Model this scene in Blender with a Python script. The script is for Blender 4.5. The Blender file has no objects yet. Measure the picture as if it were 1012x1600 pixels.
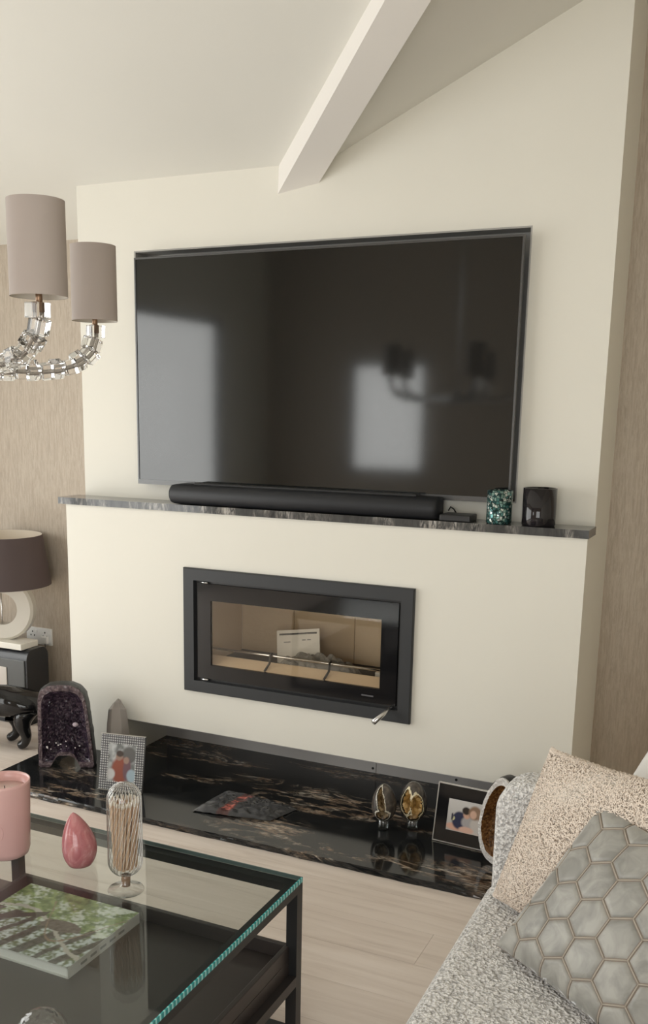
import bpy, bmesh, math, random
import numpy as np
from mathutils import Vector, Matrix, noise as mnoise
random.seed(7)
rng = np.random.RandomState(7)
C = bpy.context.scene.collection
S = bpy.context.scene
PI = math.pi

# ------------------------------------------------------------------ camera
cam_d = bpy.data.cameras.new('camera')
cam = bpy.data.objects.new('camera', cam_d); C.objects.link(cam)
CAM = Vector((1.7112, -3.6614, 1.6098))
yaw, pitch, roll = -0.4389, -0.2053, 0.0158
_f = Vector((math.sin(yaw)*math.cos(pitch), math.cos(yaw)*math.cos(pitch), math.sin(pitch)))
_r = Vector((math.cos(yaw), -math.sin(yaw), 0)); _u = _r.cross(_f)
_r2 = math.cos(roll)*_r + math.sin(roll)*_u; _u2 = -math.sin(roll)*_r + math.cos(roll)*_u
_m = Matrix((_r2, _u2, -_f)).transposed().to_4x4(); _m.translation = CAM
cam.matrix_world = _m
cam_d.sensor_fit = 'VERTICAL'; cam_d.sensor_height = 24.0; cam_d.sensor_width = 24.0
cam_d.lens = 1528.02/1600*24.0
cam_d.shift_x = (506-474.88)/1600; cam_d.shift_y = (960.06-800)/1600
cam_d.clip_start = 0.02
S.camera = cam

# ------------------------------------------------------------------ light
SKY = 5.1
w = bpy.data.worlds.new('overcast_sky'); S.world = w; w.use_nodes = True
bg = w.node_tree.nodes['Background']
bg.inputs[0].default_value = (1.0, 0.985, 0.955, 1); bg.inputs[1].default_value = SKY

def portal(name, loc, rot, sx, sy):
    d = bpy.data.lights.new(name, 'AREA'); d.shape = 'RECTANGLE'; d.size = sx; d.size_y = sy
    d.cycles.is_portal = True
    o = bpy.data.objects.new(name, d); C.objects.link(o); o.location = loc; o.rotation_euler = rot
    return o
DOOR = (-4.35, -0.62, 0.03, 2.40)         # patio doors in the left wall: y0,y1,z0,z1
WIN = (-2.02, -1.24, 1.03, 2.08)          # window in the rear wall: x0,x1,z0,z1
WIN_FILL = (0.35, 2.65, 0.30, 2.30)          # assumed rear window, unseen behind the camera, added to even out the light
XLW, XRW, YB, YR = -2.9, 3.2, 0.395, -5.2
portal('door_daylight', (XLW-0.06, (DOOR[0]+DOOR[1])/2, (DOOR[2]+DOOR[3])/2), (0, -PI/2, 0), DOOR[3]-DOOR[2], DOOR[1]-DOOR[0])
portal('window_daylight', ((WIN[0]+WIN[1])/2, YR-0.06, (WIN[2]+WIN[3])/2), (PI/2, 0, 0), WIN[1]-WIN[0], WIN[3]-WIN[2])
portal('window_daylight', ((WIN_FILL[0]+WIN_FILL[1])/2, YR-0.06, (WIN_FILL[2]+WIN_FILL[3])/2), (PI/2, 0, 0), WIN_FILL[1]-WIN_FILL[0], WIN_FILL[3]-WIN_FILL[2])  # portal of the added fill window

S.view_settings.view_transform = 'Standard'; S.view_settings.look = 'None'
S.view_settings.gamma = 1.0; S.view_settings.use_curve_mapping = False
S.view_settings.exposure = 0.0
try:
    S.cycles.max_bounces = 14; S.cycles.transmission_bounces = 10; S.cycles.transparent_max_bounces = 24
    S.cycles.diffuse_bounces = 6; S.cycles.glossy_bounces = 5
    S.cycles.caustics_reflective = False; S.cycles.caustics_refractive = False
    S.cycles.sample_clamp_indirect = 6.0
except Exception: pass

# ------------------------------------------------------------------ helpers
def nt(m): return m.node_tree.nodes, m.node_tree.links
def P(name, col, rough=0.5, metal=0.0, **kw):
    m = bpy.data.materials.new(name); m.use_nodes = True
    b = m.node_tree.nodes['Principled BSDF']
    b.inputs['Base Color'].default_value = (*col, 1); b.inputs['Roughness'].default_value = rough
    b.inputs['Metallic'].default_value = metal
    for k, v in kw.items(): b.inputs[k.replace('_', ' ')].default_value = v
    return m
def bsdf(m): return m.node_tree.nodes['Principled BSDF']
def texco(m, scale=(1,1,1), kind='Object'):
    n, l = nt(m); t = n.new('ShaderNodeTexCoord'); mp = n.new('ShaderNodeMapping')
    mp.inputs['Scale'].default_value = scale; l.new(t.outputs[kind], mp.inputs['Vector']); return mp.outputs[0]
def noise(m, vec, scale=5, detail=4, rough=.5, dist=0):
    n, l = nt(m); t = n.new('ShaderNodeTexNoise'); t.inputs['Scale'].default_value = scale
    t.inputs['Detail'].default_value = detail; t.inputs['Roughness'].default_value = rough; t.inputs['Distortion'].default_value = dist
    if vec is not None: l.new(vec, t.inputs['Vector'])
    return t.outputs['Fac']
def voro(m, vec, scale=5, feature='F1', out='Distance'):
    n, l = nt(m); t = n.new('ShaderNodeTexVoronoi'); t.feature = feature; t.inputs['Scale'].default_value = scale
    if vec is not None: l.new(vec, t.inputs['Vector'])
    return t.outputs[out]
def ramp(m, fac, stops, interp='LINEAR'):
    n, l = nt(m); r = n.new('ShaderNodeValToRGB'); r.color_ramp.interpolation = interp
    e = r.color_ramp.elements
    while len(e) < len(stops): e.new(0.5)
    for i, (p, c) in enumerate(stops):
        e[i].position = p; e[i].color = (*c, 1) if len(c) == 3 else c
    l.new(fac, r.inputs[0]); return r.outputs[0]
def mixc(m, fac, a, b, mode='MIX'):
    n, l = nt(m); x = n.new('ShaderNodeMix'); x.data_type = 'RGBA'; x.blend_type = mode
    for sock, v in ((x.inputs[0], fac), (x.inputs[6], a), (x.inputs[7], b)):
        if hasattr(v, 'is_output'): l.new(v, sock)
        else: sock.default_value = v if not isinstance(v, tuple) else ((*v, 1) if len(v) == 3 else v)
    return x.outputs[2]
def mth(m, op, a, b=None):
    n, l = nt(m); x = n.new('ShaderNodeMath'); x.operation = op
    for sock, v in ((x.inputs[0], a), (x.inputs[1], b)):
        if v is None: continue
        if hasattr(v, 'is_output'): l.new(v, sock)
        else: sock.default_value = v
    return x.outputs[0]
def setc(m, out): nt(m)[1].new(out, bsdf(m).inputs['Base Color'])
def setr(m, out): nt(m)[1].new(out, bsdf(m).inputs['Roughness'])
def bump(m, h, strength=.3, dist=.01):
    n, l = nt(m); b = n.new('ShaderNodeBump'); b.inputs['Strength'].default_value = strength; b.inputs['Distance'].default_value = dist
    l.new(h, b.inputs['Height']); l.new(b.outputs[0], bsdf(m).inputs['Normal'])
def thin_glass(name, tint=(1,1,1), rough=0.0, ior=1.5, extra=0.0):
    m = bpy.data.materials.new(name); m.use_nodes = True; n, l = nt(m); n.clear()
    o = n.new('ShaderNodeOutputMaterial'); t = n.new('ShaderNodeBsdfTransparent'); t.inputs[0].default_value = (*tint, 1)
    g = n.new('ShaderNodeBsdfGlossy'); g.inputs['Roughness'].default_value = rough
    lw = n.new('ShaderNodeLayerWeight'); lw.inputs[0].default_value = .5
    pw_ = n.new('ShaderNodeMath'); pw_.operation = 'POWER'; pw_.inputs[1].default_value = 5; l.new(lw.outputs['Facing'], pw_.inputs[0])
    f0 = ((ior-1)/(ior+1))**2 + extra
    ma = n.new('ShaderNodeMath'); ma.operation = 'MULTIPLY_ADD'; ma.inputs[1].default_value = 1-f0; ma.inputs[2].default_value = f0; l.new(pw_.outputs[0], ma.inputs[0])
    mx = n.new('ShaderNodeMixShader'); l.new(ma.outputs[0], mx.inputs[0])
    l.new(t.outputs[0], mx.inputs[1]); l.new(g.outputs[0], mx.inputs[2]); l.new(mx.outputs[0], o.inputs[0])
    return m
def real_glass(name, col=(1,1,1), rough=0.0, ior=1.49):
    m = P(name, col, rough); b = bsdf(m); b.inputs['Transmission Weight'].default_value = 1; b.inputs['IOR'].default_value = ior
    return m

def link(o, parent=None, mat=None, smooth=False, label=None, cat=None, group=None, kind=None):
    C.objects.link(o)
    if parent is not None: o.parent = parent
    if mat is not None and o.type == 'MESH' and not o.data.materials: o.data.materials.append(mat)
    if smooth and o.type == 'MESH': o.data.polygons.foreach_set('use_smooth', [True]*len(o.data.polygons))
    tag(o, label, cat, group, kind); return o
def tag(o, label=None, cat=None, group=None, kind=None):
    for k, v in (('label', label), ('category', cat), ('group', group), ('kind', kind)):
        if v: o[k] = v
    return o
def thing(name, label, cat, loc=(0,0,0), rot=(0,0,0), group=None):
    o = bpy.data.objects.new(name, None); o.empty_display_size = .05; o.location = loc; o.rotation_euler = rot
    return link(o, label=label, cat=cat, group=group)
def mesh(name, V, F, mat=None, parent=None, smooth=False, **kw):
    me = bpy.data.meshes.new(name); me.from_pydata([tuple(v) for v in V], [], F); me.update()
    return link(bpy.data.objects.new(name, me), parent, mat, smooth, **kw)
class MB:
    def __init__(s): s.V = []; s.F = []
    def add(s, V, F):
        o = len(s.V); s.V += [tuple(v) for v in V]; s.F += [tuple(i+o for i in f) for f in F]; return s
    def box(s, x0, x1, y0, y1, z0, z1):
        return s.add([(x0,y0,z0),(x1,y0,z0),(x1,y1,z0),(x0,y1,z0),(x0,y0,z1),(x1,y0,z1),(x1,y1,z1),(x0,y1,z1)],
                     [(0,3,2,1),(4,5,6,7),(0,1,5,4),(1,2,6,5),(2,3,7,6),(3,0,4,7)])
    def tube(s, path, r, n=10, caps=True):
        path = [Vector(p) for p in path]; rs = r if isinstance(r, (list, tuple)) else [r]*len(path)
        o = len(s.V); up = Vector((0,0,1)); prev = None
        for i, p in enumerate(path):
            t = (path[min(i+1, len(path)-1)] - path[max(i-1, 0)]).normalized()
            a = prev if prev is not None else (up if abs(t.z) < .9 else Vector((1,0,0)))
            a = (a - t*a.dot(t)).normalized(); prev = a; b = t.cross(a)
            for k in range(n):
                th = 2*PI*k/n; s.V.append(tuple(p + rs[i]*(math.cos(th)*a + math.sin(th)*b)))
        for i in range(len(path)-1):
            for k in range(n):
                k2 = (k+1) % n; s.F.append((o+i*n+k, o+i*n+k2, o+(i+1)*n+k2, o+(i+1)*n+k))
        if caps:
            s.F.append(tuple(o+k for k in reversed(range(n)))); s.F.append(tuple(o+(len(path)-1)*n+k for k in range(n)))
        return s
    def lathe(s, prof, n=40, cx=0, cy=0, ex=1, ey=1):
        o = len(s.V); m = len(prof)
        for r, z in prof:
            for k in range(n):
                t = 2*PI*k/n; s.V.append((cx+ex*r*math.cos(t), cy+ey*r*math.sin(t), z))
        for i in range(m-1):
            for k in range(n):
                k2 = (k+1) % n; s.F.append((o+i*n+k, o+i*n+k2, o+(i+1)*n+k2, o+(i+1)*n+k))
        if prof[0][0] > 1e-6 and s.capped: s.F.append(tuple(o+k for k in reversed(range(n))))
        if prof[-1][0] > 1e-6 and s.capped: s.F.append(tuple(o+(m-1)*n+k for k in range(n)))
        return s
    capped = True
    def open(s): s.capped = False; return s
    def build(s, name, mat, parent=None, smooth=False, bevel=0, seg=2, **kw):
        o = mesh(name, s.V, s.F, mat, parent, smooth, **kw)
        if bevel:
            b = o.modifiers.new('bevel', 'BEVEL'); b.width = bevel; b.segments = seg; b.limit_method = 'ANGLE'; b.angle_limit = .6
            b.harden_normals = False
        return o
def bx(name, mat, d, parent=None, bevel=0, seg=2, **kw): return MB().box(*d).build(name, mat, parent, bevel=bevel, seg=seg, **kw)
def autosmooth(o, ang=.7):
    me = o.data; me.polygons.foreach_set('use_smooth', [True]*len(me.polygons))
    try: me.set_sharp_from_angle(angle=ang)
    except Exception: pass
    return o
def fbm(p, s=1.0, o=3): return mnoise.fractal(Vector(p)*s, 1.0, 2.0, o)
def copy_tree(o, parent=None):
    c = o.copy(); C.objects.link(c); c.parent = parent
    for ch in list(o.children): copy_tree(ch, c)
    return c

# ------------------------------------------------------------------ materials
M = {}
def paint(name, col, rough=.75):
    m = P(name, col, rough); v = texco(m); bump(m, noise(m, v, 260, 2), .05, .002)
    setc(m, ramp(m, noise(m, v, 1.3, 3), [(.3, tuple(c*.97 for c in col)), (.7, col)])); return m
M['paint'] = paint('cream_paint', (.78, .758, .685))
M['ceil'] = paint('ceiling_paint', (.73, .715, .66))
M['beam'] = paint('white_beam_paint', (.83, .80, .76))
M['raw'] = paint('grey_plasterboard', (.52, .50, .485))
def wallpaper():
    m = P('textured_wallpaper', (.5,.43,.34), .6); v = texco(m, (1, 1, .06)); v2 = texco(m, (1,1,.18))
    f = noise(m, v, 150, 3, .7); g = noise(m, v2, 110, 4, .7); c = ramp(m, f, [(.3, (.39,.325,.26)), (.55, (.455,.385,.31)), (.75, (.52,.45,.37))])
    c2 = mixc(m, ramp(m, g, [(.45, (0,0,0)), (.7, (1,1,1))]), c, (.52,.455,.375)); setc(m, c2)
    bump(m, f, .25, .004); return m
M['paper'] = wallpaper()
def oak():
    m = P('pale_oak', (.6,.5,.42), .42); n, l = nt(m)
    oi = n.new('ShaderNodeObjectInfo'); tc = n.new('ShaderNodeTexCoord'); mp = n.new('ShaderNodeMapping'); mp.inputs['Scale'].default_value = (.55, 7, 7)
    cm = n.new('ShaderNodeCombineXYZ'); l.new(oi.outputs['Random'], cm.inputs[0]); l.new(oi.outputs['Random'], cm.inputs[1])
    sc = n.new('ShaderNodeVectorMath'); sc.operation = 'SCALE'; sc.inputs['Scale'].default_value = 37; l.new(cm.outputs[0], sc.inputs[0])
    ad = n.new('ShaderNodeVectorMath'); l.new(tc.outputs['Object'], ad.inputs[0]); l.new(sc.outputs[0], ad.inputs[1]); l.new(ad.outputs[0], mp.inputs['Vector'])
    g = noise(m, mp.outputs[0], 3.2, 6, .62, .6)
    c = ramp(m, g, [(.28, (.64,.55,.485)), (.48, (.76,.67,.60)), (.72, (.84,.755,.69))])
    tint = ramp(m, oi.outputs['Random'], [(0, (.93,.92,.91)), (1, (1.0,1.0,1.0))])
    setc(m, mixc(m, 1.0, c, tint, 'MULTIPLY')); bump(m, g, .08, .003); return m
M['oak'] = oak()
def granite(name, scale=(1,1,1), veins=1.0, grey=0.0, warm=True):
    m = P(name, (.01,.01,.012), .09); bsdf(m).inputs['Specular IOR Level'].default_value = .5
    v = texco(m, scale); n, l = nt(m)
    base = ramp(m, noise(m, v, 6, 8, .7, 1.2), [(.35, (.006+grey*.05,.007+grey*.052,.008+grey*.053)), (.62, (.018+grey*.10,.019+grey*.10,.02+grey*.10)), (.8, (.06+grey*.14,.06+grey*.14,.058+grey*.14))])
    n1 = noise(m, v, 2.3, 6, .62, 1.6)
    ridge = mth(m, 'ABSOLUTE', mth(m, 'SUBTRACT', n1, .5))
    mask = ramp(m, noise(m, v, 1.7, 2, .5, .4), [(.47, (0,0,0)), (.58, (1,1,1))])
    vein = mth(m, 'MULTIPLY', ramp(m, ridge, [(0, (1,1,1)), (.028*veins, (.55,.55,.55)), (.06*veins, (0,0,0))]), mask)
    vein = mth(m, 'MULTIPLY', vein, ramp(m, noise(m, v, 22, 5, .7, 1), [(.40, (0,0,0)), (.60, (1,1,1))]))
    vc = ramp(m, noise(m, v, 9, 4, .6, 1), [(.35, (.16,.09,.055)), (.5, (.42,.31,.22)), (.66, (.62,.56,.48))] if warm else [(.35, (.16,.15,.14)), (.5, (.38,.36,.33)), (.66, (.66,.63,.59))])
    setc(m, mixc(m, vein, base, vc)); return m
M['hearth'] = granite('black_veined_granite', (.85, 2.6, 2.6), 1.15)
M['mantel'] = granite('grey_streaked_granite', (3.2, 1.6, .9), 1.8, .6, False)
M['black_metal'] = P('black_powder_metal', (.016,.016,.017), .42)
M['char_metal'] = P('charcoal_stove_metal', (.028,.03,.033), .5)
M['chrome'] = P('brushed_chrome', (.62,.61,.60), .22, 1.0)
M['silver'] = P('silver_trim', (.60,.59,.57), .3, 1.0)
M['grey_liner'] = P('recess_liner_grey', (.40,.39,.37), .4)
M['black_gloss'] = P('black_gloss', (.008,.008,.009), .08)
M['screen'] = P('television_screen', (.006,.0075,.008), .075); bsdf(M['screen']).inputs['Specular IOR Level'].default_value = .8
M['black_fabric'] = P('black_speaker_cloth', (.008,.009,.012), .55)
M['white_plastic'] = P('white_plastic', (.80,.80,.79), .35)
M['glass_top'] = thin_glass('table_glass', (.90,.93,.92), 0, 1.52)
M['glass_thin'] = thin_glass('clear_thin_glass', (.96,.965,.96), .02, 1.5, .03)
M['window_glass'] = thin_glass('window_glass', (.97,.98,.98), 0, 1.3)
M['crystal'] = real_glass('clear_acrylic', (1,1,1), 0.0, 1.49)
M['foot_glass'] = thin_glass('foot_glass', (.95,.955,.95), .02, 1.5, .05)

# ------------------------------------------------------------------ room shell
def st(o): o['kind'] = 'structure'; return o
fl = st(bx('floor', P('floor_joint_dark', (.23,.17,.13), .7), (XLW, XRW, YR, YB, -.06, -.012)))
pw = .19; y = YB; i = 0; shared = {}
while y > YR:
    y1 = max(y-pw, YR); x = XLW; off = [1.1, 2.0, .5, 1.6][i % 4]
    edges = [XLW] + [e for e in np.arange(XLW+off, XRW, 2.2)] + [XRW]
    for a, b in zip(edges[:-1], edges[1:]):
        key = (round(b-a, 3), round(y-y1, 3))
        if key not in shared:
            o = MB().box(-(b-a)/2+.0004, (b-a)/2-.0004, -(y-y1)/2+.0004, (y-y1)/2-.0004, -.013, 0).build('plank', M['oak'])
            shared[key] = o.data
        else: o = bpy.data.objects.new('plank', shared[key]); C.objects.link(o)
        o.parent = fl; o.location = ((a+b)/2, (y+y1)/2, 0)
    y = y1; i += 1

T = .12; ZT = 3.42
st(bx('wall_back', M['paper'], (XLW-T, XRW+T, YB, YB+T, -.06, ZT+.1)))
st(bx('wall_right', M['paint'], (XRW, XRW+T, YR-T, YB, -.06, ZT+.1)))
b = MB(); y0, y1, z0, z1 = DOOR
b.box(XLW-T, XLW, YR-T, y0, -.06, ZT+.1).box(XLW-T, XLW, y1, YB, -.06, ZT+.1).box(XLW-T, XLW, y0, y1, z1, ZT+.1).box(XLW-T, XLW, y0, y1, -.06, z0)
st(b.build('wall_left', M['paint']))
b = MB(); zt_ = ZT+.1
b.box(XLW, WIN[0], YR-T, YR, -.06, zt_).box(WIN[1], WIN_FILL[0], YR-T, YR, -.06, zt_).box(WIN_FILL[1], XRW, YR-T, YR, -.06, zt_)
for q in (WIN, WIN_FILL): b.box(q[0], q[1], YR-T, YR, q[3], zt_).box(q[0], q[1], YR-T, YR, -.06, q[2])
st(b.build('wall_rear', M['paper']))
# patio doors and window, with frames and panes
fm = P('window_frame_grey', (.32,.32,.33), .4)
d1 = st(thing('door_1', None, None)); y0, y1, z0, z1 = DOOR; ym = (y0+y1)/2
b = MB().box(XLW-.09, XLW-.03, y0, y0+.05, z0, z1).box(XLW-.09, XLW-.03, y1-.05, y1, z0, z1).box(XLW-.09, XLW-.03, ym-.04, ym+.04, z0, z1)
b.box(XLW-.09, XLW-.03, y0+.05, y1-.05, z1-.05, z1).box(XLW-.09, XLW-.03, y0+.05, y1-.05, z0, z0+.05); b.build('door_frame', fm, d1)
for a, c in ((y0+.05, ym-.04), (ym+.04, y1-.05)): bx('pane', M['window_glass'], (XLW-.064, XLW-.056, a, c, z0+.05, z1-.05), d1)
for nm, q in (('window_1', WIN), ('window_added_fill', WIN_FILL)):
    d2 = st(thing(nm, None, None)); x0, x1, z0, z1 = q
    b = MB().box(x0, x0+.05, YR-.09, YR-.03, z0, z1).box(x1-.05, x1, YR-.09, YR-.03, z0, z1).box(x0+.05, x1-.05, YR-.09, YR-.03, z0, z0+.05).box(x0+.05, x1-.05, YR-.09, YR-.03, z1-.05, z1)
    b.build('window_frame', fm, d2); bx('pane', M['window_glass'], (x0+.05, x1-.05, YR-.064, YR-.056, z0+.05, z1-.05), d2)
# vaulted ceiling: left slope rises towards the room, right slope rises to the right, valley between
A_, B_ = .445, .455
zl = lambda y: 2.56 + A_*(.05-y)
zr = lambda x: 2.55 + B_*(x-.02)
xe = .02 + (3.4-2.55)/B_; ye = .05 - (3.4-2.56)/A_
xb = .02 + (zl(YB)-2.55)/B_
V = [(XLW-T, YB+T, zl(YB+T)), (xb-(T*A_/B_), YB+T, zl(YB+T)), (xe, ye, 3.4), (XLW-T, ye, 3.4), (xe, YB+T, 3.4), (XRW+T, YB+T, 3.4), (XRW+T, YR-T, 3.4), (XLW-T, YR-T, 3.4), (XRW+T, ye, 3.4)]
Fc = [(0,1,2,3), (1,4,2), (4,5,8,2), (3,2,8,6,7)]
o = st(mesh('ceiling', V, Fc, M['ceil'])); s_ = o.modifiers.new('t', 'SOLIDIFY'); s_.thickness = .08; s_.offset = 1
o.data.flip_normals() if o.data.polygons[0].normal.z > 0 else None
s_.offset = -1

# valley beam
bd = Vector((2.05, -2.06, 1.0)); bd.normalize()
c0 = [Vector((-.176,.05,2.455)), Vector((.003,.05,2.482)), Vector((.02,.05,2.62)), Vector((-.17,.05,2.62))]
Vb = [p - bd*.12 for p in c0] + [p + bd*2.2 for p in c0]
st(mesh('trim_1', Vb, [(0,1,2,3),(7,6,5,4),(0,4,5,1),(1,5,6,2),(2,6,7,3),(3,7,4,0)], M['beam']))

# chimney breast
XL, XR, yu, yl = -1.168, 1.147, .05, -.093
rx0, rx1, rz0, rz1, ryb = -.87, .851, 1.278, 2.274, .15       # television recess
fx0, fx1, fz0, fz1 = -.505, .48, .415, .915                    # stove opening
b = MB()
b.box(XL, rx0, yu, YB, 1.18, 3.05).box(rx1, XR, yu, YB, 1.18, 3.05).box(rx0, rx1, yu, YB, rz1, 3.05).box(rx0, rx1, yu, YB, 1.18, rz0)
b.box(rx0, rx1, ryb, YB, rz0, rz1)
LB = .205
b.box(XL, fx0, yl, YB, LB, 1.18).box(fx1, XR, yl, YB, LB, 1.18).box(fx0, fx1, yl, YB, LB, fz0).box(fx0, fx1, yl, YB, fz1, 1.18)
b.box(fx0, fx1, .30, YB, fz0, fz1)
b.box(XL, -.86, yl, YB, 0, LB).box(1.02, XR, yl, YB, 0, LB)
breast = st(b.build('wall_chimney_breast', M['paint']))
# recess liner of the television niche
b = MB(); t = .006
b.box(rx0, rx1, yu+.001, ryb-t, rz1-t, rz1).box(rx0, rx1, yu+.001, ryb-t, rz0, rz0+t).box(rx0, rx0+t, yu+.001, ryb-t, rz0+t, rz1-t).box(rx1-t, rx1, yu+.001, ryb-t, rz0+t, rz1-t)
b.box(rx0, rx1, ryb-t, ryb, rz0, rz1); b.build('niche_liner', M['grey_liner'], breast)
# grey boards at the back of the slot under the breast
slot = st(thing('wall_slot', None, None))
for a, c in ((-.86, .2485), (.2515, 1.02)): bx('board', M['raw'], (a, c, .235, .255, .025, LB), slot)
for x, z in ((.235,.045), (.238,.17), (.36,.14), (.53,.15), (.7,.15), (.62,.06)): MB().lathe([(0,0),(.006,0),(.006,.002),(0,.002)], 8).build('screw', M['black_metal'], slot).matrix_local = Matrix.Translation((x, .235, z)) @ Matrix.Rotation(PI/2, 4, 'X')
bx('lintel_soffit', M['raw'], (-.86, 1.02, yl+.004, .235, LB-.004, LB), slot)

# ------------------------------------------------------------------ hearth and mantel
def slab(name, mat, d, label, cat, rough_edge=True, n=90):
    x0, x1, y0, y1, z0, z1 = d; V = []; F = []; K = 5
    # top sheet, front chiselled edge
    for i in range(n+1):
        x = x0 + (x1-x0)*i/n
        for k in range(K):
            tt = k/(K-1); z = z1 - (z1-z0)*tt
            dy = 0 if not rough_edge else .005*fbm((x*14, k*2.1, 3.3), 1, 3) + (-.002 if 0 < k < K-1 else .0)
            V.append((x, y0+dy, z))
    top = len(V)
    V += [(x0, y1, z1), (x1, y1, z1), (x0, y1, z0), (x1, y1, z0)]
    for i in range(n):
        for k in range(K-1): a = i*K+k; F.append((a, a+1, a+K+1, a+K))
    F.append(tuple([i*K for i in range(n+1)] + [top+1, top])); F.append(tuple([i*K+K-1 for i in reversed(range(n+1))] + [top+2, top+3]))
    F.append((top, top+1, top+3, top+2)); F.append(tuple([top, top+2] + [K-1-k for k in range(K)])); F.append(tuple([top+3, top+1] + [n*K+k for k in range(K)]))
    return mesh(name, V, F, mat, label=label, cat=cat)
slab('hearth_slab', M['hearth'], (-1.24, 1.16, -.645, .236, 0, .025), 'polished black granite hearth slab with cream and rust veins on the floor', 'hearth')
slab('mantel_shelf', M['mantel'], (-1.205, 1.152, -.103, yu, 1.179, 1.209), 'thin grey streaked granite mantel shelf under the television', 'mantel', False, 2)

# ------------------------------------------------------------------ television and soundbar
tv = thing('television', 'large flat black television set into the grey wall niche', 'television', (0, 0, 1.28))
W_, H_ = 1.674, .958
bx('housing', M['black_metal'], (-W_/2+.02, W_/2-.02, .012, .10, .02, H_-.02), tv)
b = MB(); t = .007
b.box(-W_/2, -W_/2+t, 0, .02, 0, H_).box(W_/2-t, W_/2, 0, .02, 0, H_).box(-W_/2+t, W_/2-t, 0, .02, H_-t, H_).box(-W_/2+t, W_/2-t, 0, .02, 0, .02)
b.build('bezel', P('dark_silver_bezel', (.11,.11,.11), .32, .8), tv)
bx('screen', M['screen'], (-W_/2+t, W_/2-t, .003, .012, .02, H_-t), tv)
bx('bracket', M['black_metal'], (-.3, .3, .10, .143, .25, .70), tv)

sb = thing('soundbar', 'long rounded matt black soundbar lying on the mantel shelf', 'soundbar', (-.012, -.056, 1.209))
L = 1.195; prof = []
for k in range(25):
    a = -PI*.5 + PI*k/24; prof.append((-.022-.036*math.cos(a)*1.0, .043+.041*math.sin(a)))
prof += [(.045, .084), (.052, .078), (.052, .006), (.045, .002)]
V = []; F = []; n = len(prof)
xs = [-L/2, -L/2+.006, -L/2+.018, L/2-.018, L/2-.006, L/2]; ss = [.80, .93, 1, 1, .93, .80]
for x, s in zip(xs, ss):
    for p in prof: V.append((x, p[0]*s, .043+(p[1]-.043)*s))
for i in range(len(xs)-1):
    for k in range(n): k2 = (k+1) % n; F.append((i*n+k, i*n+k2, (i+1)*n+k2, (i+1)*n+k))
F.append(tuple(range(n))[::-1]); F.append(tuple((len(xs)-1)*n+k for k in range(n)))
o = mesh('body', V, F, M['black_fabric'], sb); autosmooth(o, .9)
bx('rear_spine', M['black_metal'], (-.50, .50, .0, .05, .08, .092), sb, bevel=.004)

sbx = thing('streaming_box', 'small flat black box with a cable beside the soundbar', 'media box', (.655, -.045, 1.209))
bx('body', M['black_metal'], (-.06, .06, -.05, .05, 0, .026), sbx, bevel=.005, seg=3)
MB().tube([(-.02, .045, .02), (-.035, .06, .036), (-.05, .062, .045), (-.058, .06, .03)], .003, 6).build('cable', M['black_gloss'], sbx, True)

# ------------------------------------------------------------------ jars on the mantel
def cup(r, h, t=.004, n=48): return MB().open().lathe([(0,0),(r*.95,0),(r,.006),(r,h),(r-t,h),(r-t,.012),(0,.012)], n)
def mosaic():
    m = P('mosaic_glass', (.2,.3,.3), .12, .55); v = texco(m)
    cc = voro(m, v, 95, 'F1', 'Color'); ed = voro(m, v, 95, 'DISTANCE_TO_EDGE')
    n, l = nt(m); sp = n.new('ShaderNodeSeparateColor'); l.new(cc, sp.inputs[0])
    c = ramp(m, sp.outputs[0], [(0, (.02,.07,.07)), (.3, (.07,.19,.18)), (.55, (.20,.33,.30)), (.8, (.55,.62,.58)), (1, (.9,.9,.85))], 'CONSTANT')
    e = ramp(m, ed, [(.05, (0,0,0)), (.09, (1,1,1))]); setc(m, mixc(m, e, (.015,.03,.03), c)); bump(m, mth(m, 'ADD', e, sp.outputs[1]), .6, .004); return m
mj = thing('tealight_holder', 'teal and silver mosaic glass tealight holder on the mantel', 'candle holder', (.813, -.052, 1.209))
cup(.047, .123).build('glass_cup', mosaic(), mj, True)
MB().lathe([(0,.012),(.042,.012),(.042,.05),(0,.05)], 32).build('wax', P('pale_wax', (.7,.66,.58), .5), mj)
cj = thing('candle_jar', 'shiny black glass candle jar near the mantel end', 'candle', (.958, -.040, 1.209))
cup(.061, .138, .004).build('glass_cup', P('black_glass', (.012,.010,.012), .05), cj, True)
MB().lathe([(0,.012),(.056,.012),(.056,.085),(0,.085)], 32).build('wax', P('dark_wax', (.12,.1,.1), .5), cj)
MB().tube([(0,0,.085),(.002,0,.098)], .0012, 6).build('wick', M['black_metal'], cj)

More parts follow.
